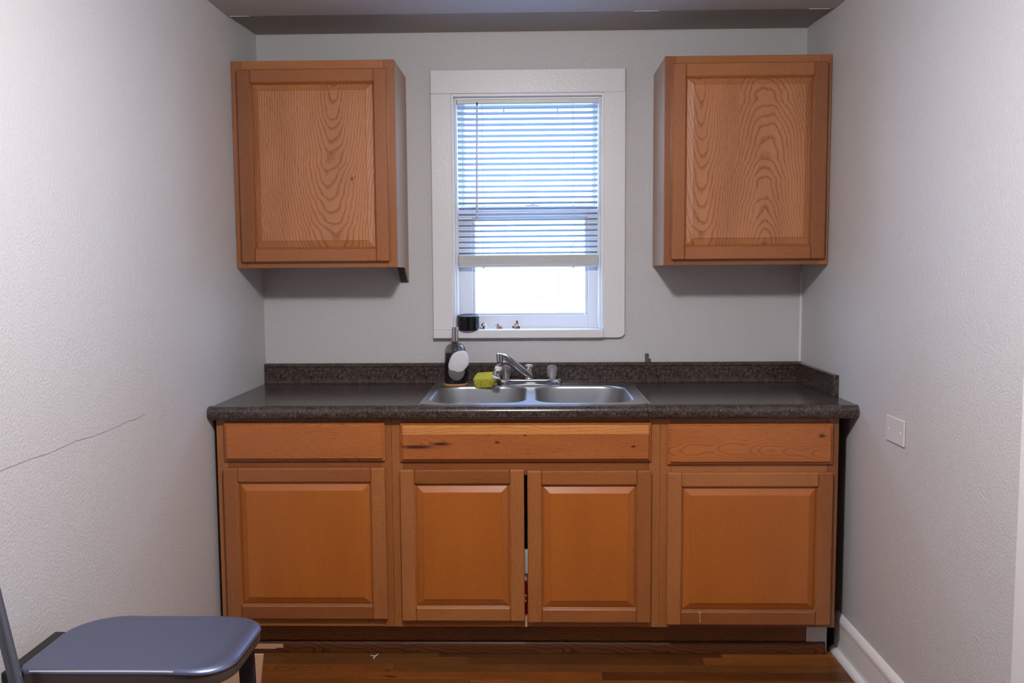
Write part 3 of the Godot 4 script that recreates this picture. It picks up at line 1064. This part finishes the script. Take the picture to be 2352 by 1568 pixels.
func faucet() -> void:
	plain_uv()
	var yd := 0.9148
	var cz := 0.085
	var t := thing("faucet", "chrome two-handle kitchen faucet with its spout swung left over the sink", "faucet")
	var st := S()
	var loops := []
	for q in [[1.0, 0.0], [1.0, 0.0], [1.0, 0.012], [0.985, 0.018], [0.93, 0.0225], [0.85, 0.024], [0.85, 0.024]]:
		var l := []
		for i in 48:
			var a := TAU * i / 48
			var rr := ray_rr(cos(a), sin(a), 0.131 - (1.0 - q[0]) * 0.05, 0.131 - (1.0 - q[0]) * 0.05, 0.031 * q[0], 0.031 * q[0], [0.029 * q[0], 0.029 * q[0], 0.029 * q[0], 0.029 * q[0]])
			l.append(Vector3(0.014 + cos(a) * rr, yd + q[1], cz + sin(a) * rr))
		loops.append(l)
	loft(st, loops, true, false, false, true)
	obj("base_plate", st, M.chrome, t)
	st = S()
	lathe(st, [Vector2(0.021, 0.0), Vector2(0.0185, 0.006), Vector2(0.0175, 0.012), Vector2(0.0172, 0.045), Vector2(0.0172, 0.045), Vector2(0.0192, 0.046), Vector2(0.0192, 0.052), Vector2(0.0170, 0.056), Vector2(0.010, 0.060), Vector2(0.0, 0.061)], Vector3(0.012, yd + 0.022, cz), 28, Basis(), true, false)
	obj("hub", st, M.chrome, t)
	st = S()
	var path := smooth_path([Vector3(0.016, 0.951, cz + 0.002), Vector3(-0.010, 0.973, cz + 0.034), Vector3(-0.036, 0.998, cz + 0.068), Vector3(-0.062, 1.023, cz + 0.102), Vector3(-0.078, 1.037, cz + 0.124), Vector3(-0.087, 1.042, cz + 0.136), Vector3(-0.100, 1.044, cz + 0.152)], 4)
	tube(st, path, 0.0185, 20, 0.8, 0.0125)
	lathe(st, [Vector2(0.0, 0.012), Vector2(0.010, 0.0115), Vector2(0.0135, 0.009), Vector2(0.0135, 0.009), Vector2(0.0135, -0.018), Vector2(0.0135, -0.018), Vector2(0.011, -0.020), Vector2(0.010, -0.028)], Vector3(-0.100, 1.044, cz + 0.152), 22, Basis(), false, true)
	obj("spout", st, M.chrome, t)
	# swivel aerator hanging askew from the spout's tip
	var b := Basis(Vector3(0, 0, 1), deg_to_rad(-17.0))
	var o := Vector3(-0.100, 1.017, cz + 0.152)
	st = S()
	lathe(st, [Vector2(0.008, 0.0), Vector2(0.0095, -0.008), Vector2(0.008, -0.014)], o, 18, b)
	lathe(st, [Vector2(0.0135, -0.026), Vector2(0.0150, -0.030), Vector2(0.0155, -0.048), Vector2(0.0145, -0.052)], o, 22, b)
	var ae := obj("aerator", st, M.chrome, t)
	st = S()
	lathe(st, [Vector2(0.008, -0.012), Vector2(0.0125, -0.014), Vector2(0.014, -0.018), Vector2(0.014, -0.024), Vector2(0.0135, -0.027)], o, 22, b)
	obj("collar", st, M.white_plastic, ae)
	st = S()
	lathe(st, [Vector2(0.0145, -0.051), Vector2(0.0172, -0.053), Vector2(0.0175, -0.058), Vector2(0.015, -0.060)], o, 22, b)
	obj("nozzle_ring", st, M.white_plastic, ae)
	# clear fluted knobs
	for x in [-0.081, 0.105]:
		st = S()
		var kl := []
		for q in [[0.012, 0.0], [0.017, 0.004], [0.0195, 0.014], [0.0205, 0.03], [0.0205, 0.040], [0.017, 0.047], [0.010, 0.050]]:
			var l := []
			for i in 48:
				var a := TAU * i / 48
				var rr: float = q[0] * (1.0 + 0.055 * cos(a * 8.0))
				l.append(Vector3(x + cos(a) * rr, yd + 0.027 + q[1], cz + sin(a) * rr))
			kl.append(l)
		loft(st, kl, true, false, true, true)
		var h := obj("handle", st, M.acrylic, t)
		h.set_meta("label", "clear acrylic knob")
		st = S()
		lathe(st, [Vector2(0.016, 0.0), Vector2(0.014, 0.004), Vector2(0.008, 0.006), Vector2(0.007, 0.04), Vector2(0.0, 0.041)], Vector3(x, yd + 0.0225, cz), 18, Basis(), true, false)
		obj("stem", st, M.chrome, h)

func blind() -> void:
	plain_uv()
	var t := thing("window_blind", "white mini blind hanging in the window, half lowered with its slats open", "blind")
	var zc := -0.034
	var xa := -0.275
	var xb := 0.297
	var st := S()
	box(st, Vector3(xa - 0.002, 2.046, zc - 0.018), Vector3(xb + 0.004, 2.0705, zc + 0.018), 0.003)
	obj("headrail", st, M.rail, t)
	var base_mesh: Mesh
	var tilt := deg_to_rad(17.0)
	for k in 27:
		var y := 2.034 - 0.02265 * k
		st = S()
		slat_shape(st, xa, xb - 0.001, tilt)
		if base_mesh == null: base_mesh = st.commit()
		var o := MeshInstance3D.new()
		o.name = "slat"
		o.mesh = base_mesh
		o.material_override = M.slat
		o.position = Vector3(0, y, zc)
		o.rotation.z = 0.0035 if k > 18 else 0.0012
		t.add_child(o, true)
	# gathered slats above the bottom rail
	for k in 9:
		st = S()
		slat_shape(st, xa + 0.001 * (k % 2), xb - 0.001 * (k % 3), deg_to_rad(1.0 + k % 2), 0.0037)
		var o := obj("slat", st, M.rail, t)
		o.position = Vector3(0, 1.4345 - 0.0042 * k, zc)
	st = S()
	box(st, Vector3(xa, 1.387, zc - 0.0125), Vector3(xb - 0.002, 1.397, zc + 0.0125), 0.003)
	obj("bottom_rail", st, M.rail, t)
	for x in [-0.174, 0.196]:
		st = S()
		for dz in [-0.0135, 0.0135]:
			tube(st, [Vector3(x, 2.05, zc + dz), Vector3(x + 0.001, 1.75, zc + dz), Vector3(x, 1.40, zc + dz)], 0.0006, 6)
		tube(st, smooth_path([Vector3(x, 1.50, zc + 0.0145), Vector3(x - 0.004, 1.465, zc + 0.015), Vector3(x - 0.013, 1.438, zc + 0.016), Vector3(x - 0.006, 1.42, zc + 0.016), Vector3(x + 0.008, 1.425, zc + 0.0155), Vector3(x + 0.006, 1.405, zc + 0.016), Vector3(x - 0.004, 1.402, zc + 0.016), Vector3(x, 1.385, zc + 0.0145)], 5), 0.0008, 6)
		obj("ladder_cord", st, M.cord, t)
		st = S()
		lathe(st, [Vector2(0.0045, 0.0), Vector2(0.0055, -0.003), Vector2(0.003, -0.006)], Vector3(x, 1.388, zc), 10)
		obj("cord_button", st, M.cord, t)
	st = S()
	tube(st, [Vector3(-0.1935, 2.038, zc + 0.023), Vector3(-0.1960, 1.82, zc + 0.022), Vector3(-0.1985, 1.588, zc + 0.021)], 0.0042, 6)
	var w := obj("wand", st, M.wand, t)
	st = S()
	tube(st, [Vector3(-0.1935, 2.052, zc + 0.012), Vector3(-0.1935, 2.050, zc + 0.0225), Vector3(-0.1935, 2.036, zc + 0.023)], 0.0028, 8)
	obj("wand_hook", st, M.dark_metal, w)

func slat_shape(st: SurfaceTool, x0: float, x1: float, tilt: float, thick := 0.0005) -> void:
	var a := []
	var b := []
	var n := 8
	var lo := []
	for i in n + 1:
		var u := -1.0 + 2.0 * i / n
		var zz := u * 0.0125
		var yy := 0.0018 * (1.0 - u * u)
		lo.append(Vector2(zz * cos(tilt) - yy * sin(tilt), zz * sin(tilt) + yy * cos(tilt)))
	var prof := []
	for q in lo: prof.append(q)
	for i in range(n, -1, -1): prof.append(lo[i] - Vector2(0, thick))
	extrude_x(st, prof, x0, x1, true)

func small_things() -> void:
	plain_uv()
	var yd := 0.9148
	# soap bottle on a cork base
	var bx := -0.2835
	var bz := 0.095
	var st := S()
	var dish := thing("wooden_tray", "small tan wooden tray under the soap bottle on the sink edge", "tray", Vector3(bx, yd, bz))
	lathe(st, [Vector2(0.046, 0.0), Vector2(0.0485, 0.002), Vector2(0.049, 0.006), Vector2(0.0475, 0.0085), Vector2(0.044, 0.0085), Vector2(0.043, 0.004)], Vector3.ZERO, 36, Basis(), true, true)
	obj("dish", st, M.cork, dish)
	var t := thing("soap_bottle", "smoky glass soap bottle half full of dark liquid, beside the faucet", "bottle", Vector3(bx, yd + 0.0042, bz))
	st = S()
	var prof := [Vector2(0.038, 0.0), Vector2(0.0425, 0.002), Vector2(0.0435, 0.007), Vector2(0.0435, 0.126)]
	for i in 9:
		var a := PI * 0.5 * (i + 1) / 9.5
		prof.append(Vector2(0.0125 + 0.031 * cos(a), 0.126 + 0.040 * sin(a)))
	prof.append_array([Vector2(0.0125, 0.170), Vector2(0.0125, 0.226)])
	lathe(st, prof, Vector3.ZERO, 40, Basis(), true, false)
	obj("bottle_glass", st, M.smoke, t)
	st = S()
	lathe(st, [Vector2(0.036, 0.0025), Vector2(0.041, 0.005), Vector2(0.0418, 0.009), Vector2(0.0418, 0.127), Vector2(0.0418, 0.127), Vector2(0.0, 0.127)], Vector3.ZERO, 40, Basis(), true, false)
	obj("liquid", st, M.liquid, t)
	st = S()
	lathe(st, [Vector2(0.0142, 0.172), Vector2(0.0148, 0.174), Vector2(0.0148, 0.196), Vector2(0.0140, 0.198), Vector2(0.0140, 0.227), Vector2(0.0132, 0.2285), Vector2(0.0085, 0.2285), Vector2(0.0085, 0.222)], Vector3.ZERO, 28, Basis(), true, true)
	obj("collar", st, M.chrome, t)
	# oval tag bulging from the bottle's front
	var c := Vector3(0.0155, 0.083, 0.052)
	var tb := Basis(Vector3(0, 0, 1), deg_to_rad(-32.0))
	for part in [0, 1]:
		st = S()
		var loops := []
		for i in 9:
			var e := -PI * 0.5 + PI * i / 8.0
			var l := []
			for k in 28:
				var a := TAU * k / 28
				var p := Vector3(cos(a) * cos(e) * 0.038, sin(a) * cos(e) * 0.050, sin(e) * 0.012)
				p *= 1.0 + 0.03 * sin(a * 5.0 + part)
				p = tb * p + Vector3(0.002, 0.010, 0)
				if part == 1: p = Vector3(cos(a) * cos(e) * 0.034 - 0.008, -0.026 + sin(a) * cos(e) * 0.039, sin(e) * 0.0115 - 0.004)
				l.append(c + p)
			loops.append(l)
		loft(st, loops)
		var o := obj("oval_tag" if part == 0 else "tag_backing", st, M.tag_white if part == 0 else M.tag_grey, t)
		o.set_meta("label", "white oval tag" if part == 0 else "grey rounded backing")
	# sponge leaning on the back rim of the left bowl
	var sp := thing("sponge", "yellow sponge lying on the sink's back edge beside the faucet", "sponge", Vector3(-0.160, yd + 0.004, 0.122))
	sp.basis = Basis(Vector3(0, 1, 0), deg_to_rad(-14.0)) * Basis(Vector3(1, 0, 0), deg_to_rad(22.0)) * Basis(Vector3(0, 0, 1), deg_to_rad(5.0))
	st = S()
	var sl := []
	for q in [[-0.022, 0.9], [-0.019, 1.0], [0.015, 1.0], [0.018, 0.92]]:
		var l := []
		for i in 40:
			var a := TAU * (i + 0.5) / 40
			var rr := ray_rr(cos(a), sin(a), 0.040 * q[1], 0.040 * q[1], 0.030 * q[1], 0.030 * q[1], [0.006, 0.006, 0.006, 0.006])
			rr *= 1.0 + 0.025 * sin(a * 7.0 + q[0] * 300.0)
			l.append(Vector3(cos(a) * rr, q[0] + 0.024, sin(a) * rr))
		sl.append(l)
	loft(st, sl, true, false, true, true)
	var spm := obj("foam", st, M.sponge, sp)
	st = S()
	for i in 26:
		var p := Vector3(rng.randf_range(-0.034, 0.034), rng.randf_range(0.008, 0.036), 0.0306)
		lathe(st, [Vector2(0.0, 0.0008), Vector2(rng.randf_range(0.0008, 0.002), 0.0), Vector2(0.0005, -0.001)], p, 7, Basis(Vector3(1, 0, 0), PI * 0.5), false, false)
	obj("pores", st, M.scour, spm).set_meta("kind", "stuff")
	# black candle tin on the sill
	var tin := thing("candle_tin", "round black tin with a speckled brown top on the left of the window sill", "tin", Vector3(-0.2365, 1.1319, 0.012))
	tin.rotation.x = deg_to_rad(5.5)
	tin.position.y += 0.0022
	st = S()
	lathe(st, [Vector2(0.0435, 0.0), Vector2(0.0452, 0.0015), Vector2(0.0455, 0.004), Vector2(0.0455, 0.056), Vector2(0.0448, 0.0575), Vector2(0.0430, 0.0575), Vector2(0.0425, 0.056), Vector2(0.0425, 0.050)], Vector3.ZERO, 44, Basis(), true, false)
	obj("tin_body", st, M.tin, tin)
	st = S()
	lathe(st, [Vector2(0.0426, 0.050), Vector2(0.0426, 0.0555), Vector2(0.030, 0.0565), Vector2(0.0, 0.057)], Vector3.ZERO, 36, Basis(), true, false)
	obj("wax", st, M.wax, tin)
	# three little heaps of shell pieces
	var spots := [Vector3(-0.1755, 1.132, -0.035), Vector3(-0.1160, 1.132, -0.030), Vector3(-0.0405, 1.132, -0.035)]
	var words := ["small heap of broken brown shells on the window sill next to the black tin", "small heap of copper-coloured shells on the sill, middle of the three heaps", "small heap of white and brown shells, farthest heap from the black tin"]
	for h in 3:
		var hp := thing("shell_heap", words[h], "shells", spots[h], "little heaps on the window sill")
		for i in 11:
			st = S()
			var up := 0.003 + (0.011 if i > 6 else 0.0) + (0.010 if i > 9 else 0.0) * (1.0 if h == 2 else 0.4)
			var spread := 0.013 if i <= 6 else 0.005
			var b := Basis.from_euler(Vector3(rng.randf() * TAU, rng.randf() * TAU, rng.randf() * TAU))
			var cc := Vector3(rng.randf_range(-spread, spread), up + 0.002, rng.randf_range(-0.008, 0.008))
			var s1 := rng.randf_range(0.0055, 0.0085)
			var dl := []
			for q in [[1.0, 0.0], [0.85, 0.35], [0.5, 0.62], [0.02, 0.72], [0.45, 0.55], [0.8, 0.28], [0.96, -0.02]]:
				dl.append(ring(cc + b.y * (q[1] * s1 - 0.3 * s1), q[0] * s1 * 1.15, q[0] * s1 * 0.75, 10, b))
			loft(st, dl)
			obj("shell", st, M.shell[(i * (h + 2) + (1 if h == 2 else 0)) % 3 if h != 1 else [0, 0, 1][i % 3]], hp)
	# grey clip standing on the backsplash
	st = S()
	box(st, Vector3(0.489, 0.9945, 0.003), Vector3(0.503, 1.030, 0.010), 0.0008)
	box(st, Vector3(0.5025, 0.9945, 0.003), Vector3(0.512, 1.008, 0.010), 0.0008)
	tag(obj("wall_clip", st, M.tab), "small grey clip standing on the backsplash right of the faucet", "clip")
	# blank plate on the right wall
	var pl := thing("blank_plate", "blank white cover plate on the right wall above the baseboard", "cover plate", Vector3(1.125, 0.883, 0.942))
	st = S()
	box(st, Vector3(-0.006, -0.040, -0.066), Vector3(0.0, 0.040, 0.066), 0.003)
	obj("plate", st, M.plate, pl)
	for z in [-0.042, 0.042]:
		st = S()
		lathe(st, [Vector2(0.0035, 0.0), Vector2(0.0032, 0.001), Vector2(0.0, 0.0014)], Vector3(-0.006, 0.0, z), 12, Basis(Vector3(0, 0, 1), PI * 0.5), true, false)
		obj("screw", st, M.white_plastic, pl)
	# what shows in the gap between the sink doors
	var rb := thing("cleaner_bottle", "red bottle with a white cap inside the sink cabinet, seen between its doors", "bottle", Vector3(-0.004, 0.1395, 0.50))
	st = S()
	lathe(st, [Vector2(0.034, 0.0), Vector2(0.037, 0.003), Vector2(0.037, 0.115), Vector2(0.034, 0.128), Vector2(0.020, 0.142), Vector2(0.016, 0.146)], Vector3.ZERO, 30)
	obj("bottle_body", st, M.red, rb)
	st = S()
	lathe(st, [Vector2(0.017, 0.146), Vector2(0.018, 0.150), Vector2(0.018, 0.205), Vector2(0.015, 0.225), Vector2(0.012, 0.228)], Vector3.ZERO, 24)
	obj("cap", st, M.white_plastic, rb)
	st = S()
	for q in [[-0.006, 0.078, 0.010, 0.006], [0.001, 0.068, 0.008, 0.007], [-0.004, 0.058, 0.009, 0.006], [0.000, 0.048, 0.006, 0.008]]:
		box(st, Vector3(q[0] - q[2] * 0.5, q[1], 0.034), Vector3(q[0] + q[2] * 0.5, q[1] + q[3], 0.0378), 0.001)
	obj("label_print", st, M.label_print, rb)
	st = S()
	box(st, Vector3(-0.0042, 0.1275, 0.6098), Vector3(0.0028, 0.166, 0.6125), 0.0006)
	tag(obj("wood_shim", st, M.beige), "pale wood splinter at the bottom of the gap between the sink doors", "shim")
	# white thread on the floor
	st = S()
	tube(st, smooth_path([Vector3(-0.560, 0.0022, 0.566), Vector3(-0.548, 0.0024, 0.572), Vector3(-0.536, 0.004, 0.569), Vector3(-0.533, 0.006, 0.563), Vector3(-0.539, 0.004, 0.577), Vector3(-0.546, 0.0022, 0.588), Vector3(-0.541, 0.0022, 0.592)], 5), 0.0013, 6)
	tag(obj("thread", st, M.thread), "curl of white thread on the wooden floor before the left cabinet", "thread")

func stool() -> void:
	plain_uv()
	var h := 0.575
	var t := thing("step_stool", "grey metal folding step stool with an upright handrail, at the left wall", "step stool")
	var x0 := -1.030
	var x1 := -0.598
	var z0 := 1.602
	var z1 := 1.885
	var cx := (x0 + x1) * 0.5
	var cz := (z0 + z1) * 0.5
	var hx := (x1 - x0) * 0.5
	var hz := (z1 - z0) * 0.5
	var st := S()
	var loops := []
	for q in [[99.0, 0.0], [1.25, 0.0], [1.0, 0.0], [0.75, -0.0005], [0.5, -0.002], [0.3, -0.0045], [0.12, -0.0085], [0.03, -0.012], [0.0, -0.016]]:
		var l := []
		for i in 96:
			var a := TAU * (i + 0.5) / 96
			# the right (front) edge rolls over widely, the others tightly
			var wide := smoothstep(0.55, 0.95, cos(a))
			var e: float = q[0] * lerpf(0.011, 0.045, wide)
			var rr := ray_rr(cos(a), sin(a), hx, hx, hz, hz, [0.11, 0.06, 0.03, 0.085])
			rr = rr * 0.01 if q[0] > 9.0 else rr - e
			var drop: float = q[1] * (lerpf(0.55, 1.0, wide) if q[1] > -0.03 else 1.0)
			l.append(Vector3(cx + cos(a) * rr, h + drop, cz + sin(a) * rr))
		loops.append(l)
	loft(st, loops, true, false, true, false)
	obj("seat", st, M.seat, t)
	st = S()
	var skirt := []
	for q in [[0.0035, -0.005], [0.0008, -0.012], [0.0008, -0.040], [0.003, -0.042], [0.012, -0.042]]:
		var l := []
		for i in 96:
			var a := TAU * (i + 0.5) / 96
			var rr: float = ray_rr(cos(a), sin(a), hx, hx, hz, hz, [0.11, 0.06, 0.03, 0.085]) - q[0] - 0.002 * smoothstep(0.45, 0.8, cos(a))
			var top: float = lerpf(q[1], minf(q[1], -0.0145), smoothstep(0.45, 0.8, cos(a)))
			l.append(Vector3(cx + cos(a) * rr, h + top, cz + sin(a) * rr))
		skirt.append(l)
	loft(st, skirt)
	obj("apron", st, M.apron, t)
	# pale tube painting in the highlight along the near edge
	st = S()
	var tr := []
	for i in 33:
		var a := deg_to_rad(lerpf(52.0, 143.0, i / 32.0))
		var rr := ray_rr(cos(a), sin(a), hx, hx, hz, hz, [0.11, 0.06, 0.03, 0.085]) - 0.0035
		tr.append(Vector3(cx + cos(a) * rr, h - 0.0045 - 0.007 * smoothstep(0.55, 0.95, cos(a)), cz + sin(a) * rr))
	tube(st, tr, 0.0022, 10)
	obj("edge_highlight", st, M.edge_glint, t)
	# frame under the seat
	for q in [[0.05, z1 - 0.03], [0.09, z0 + 0.03]]:
		st = S()
		tube(st, [Vector3(x0 + q[0], h - 0.046, q[1]), Vector3(x1 - 0.05, h - 0.046, q[1])], 0.010)
		obj("seat_bar", st, M.leg, t)
	# flat front legs at the right, tube legs at the left
	for q in [[z1 - 0.035, 0.02], [z0 + 0.03, 0.0]]:
		st = S()
		var top := Vector3(x1 - 0.045, h - 0.027, q[0])
		var foot := Vector3(x1 - 0.06 + 0.1 * 0.3, 0.003, q[0] + q[1])
		var lp := []
		for e in [[0.0, 1.0], [1.0, 1.0]]:
			var c := top.lerp(foot, e[0])
			var l := []
			for s in [[-1, -1], [1, -1], [1, 1], [-1, 1]]: l.append(c + Vector3(s[0] * 0.016, 0, s[1] * 0.010))
			lp.append(l)
		for k in 4: face(st, [lp[0][k], lp[0][(k + 1) % 4], lp[1][(k + 1) % 4], lp[1][k]], (top + foot) * 0.5)
		face(st, lp[0], foot)
		face(st, lp[1], top)
		obj("leg", st, M.leg, t)
	for z in [z1 - 0.045, z0 + 0.07]:
		st = S()
		tube(st, [Vector3(x0 + 0.06, h - 0.03, z), Vector3(x0 + 0.02, 0.003, z)], 0.011)
		obj("leg", st, M.leg, t)
	# dark hinge bar behind the seat's left edge
	st = S()
	box(st, Vector3(x0 - 0.026, h - 0.030, z0 + 0.085), Vector3(x0 + 0.004, h - 0.004, z1 + 0.004), 0.004)
	obj("hinge_bar", st, M.hinge, t)
	# the handrail: one tube at the near left corner, leaning away to the left at its top
	st = S()
	tube(st, smooth_path([Vector3(-0.932, 0.003, 1.925), Vector3(-0.985, 0.40, 1.918), Vector3(-1.005, 0.55, 1.915), Vector3(-1.053, 0.80, 1.912), Vector3(-1.074, 0.97, 1.910), Vector3(-1.072, 1.03, 1.895), Vector3(-1.072, 1.05, 1.86)], 5), 0.0125, 18)
	obj("handrail", st, M.pole, t)
	# pale cardboard on the floor beyond the stool
	st = S()
	var b := thing("cardboard_piece", "pale beige piece of cardboard standing on the floor behind the stool's front leg", "cardboard", Vector3(-0.90, 0.001, 0.99))
	extrude_z(st, [Vector2(-0.09, 0.0), Vector2(0.067, 0.0), Vector2(0.091, 0.198), Vector2(-0.09, 0.198)], -0.004, 0.004)
	obj("sheet", st, M.beige, b)
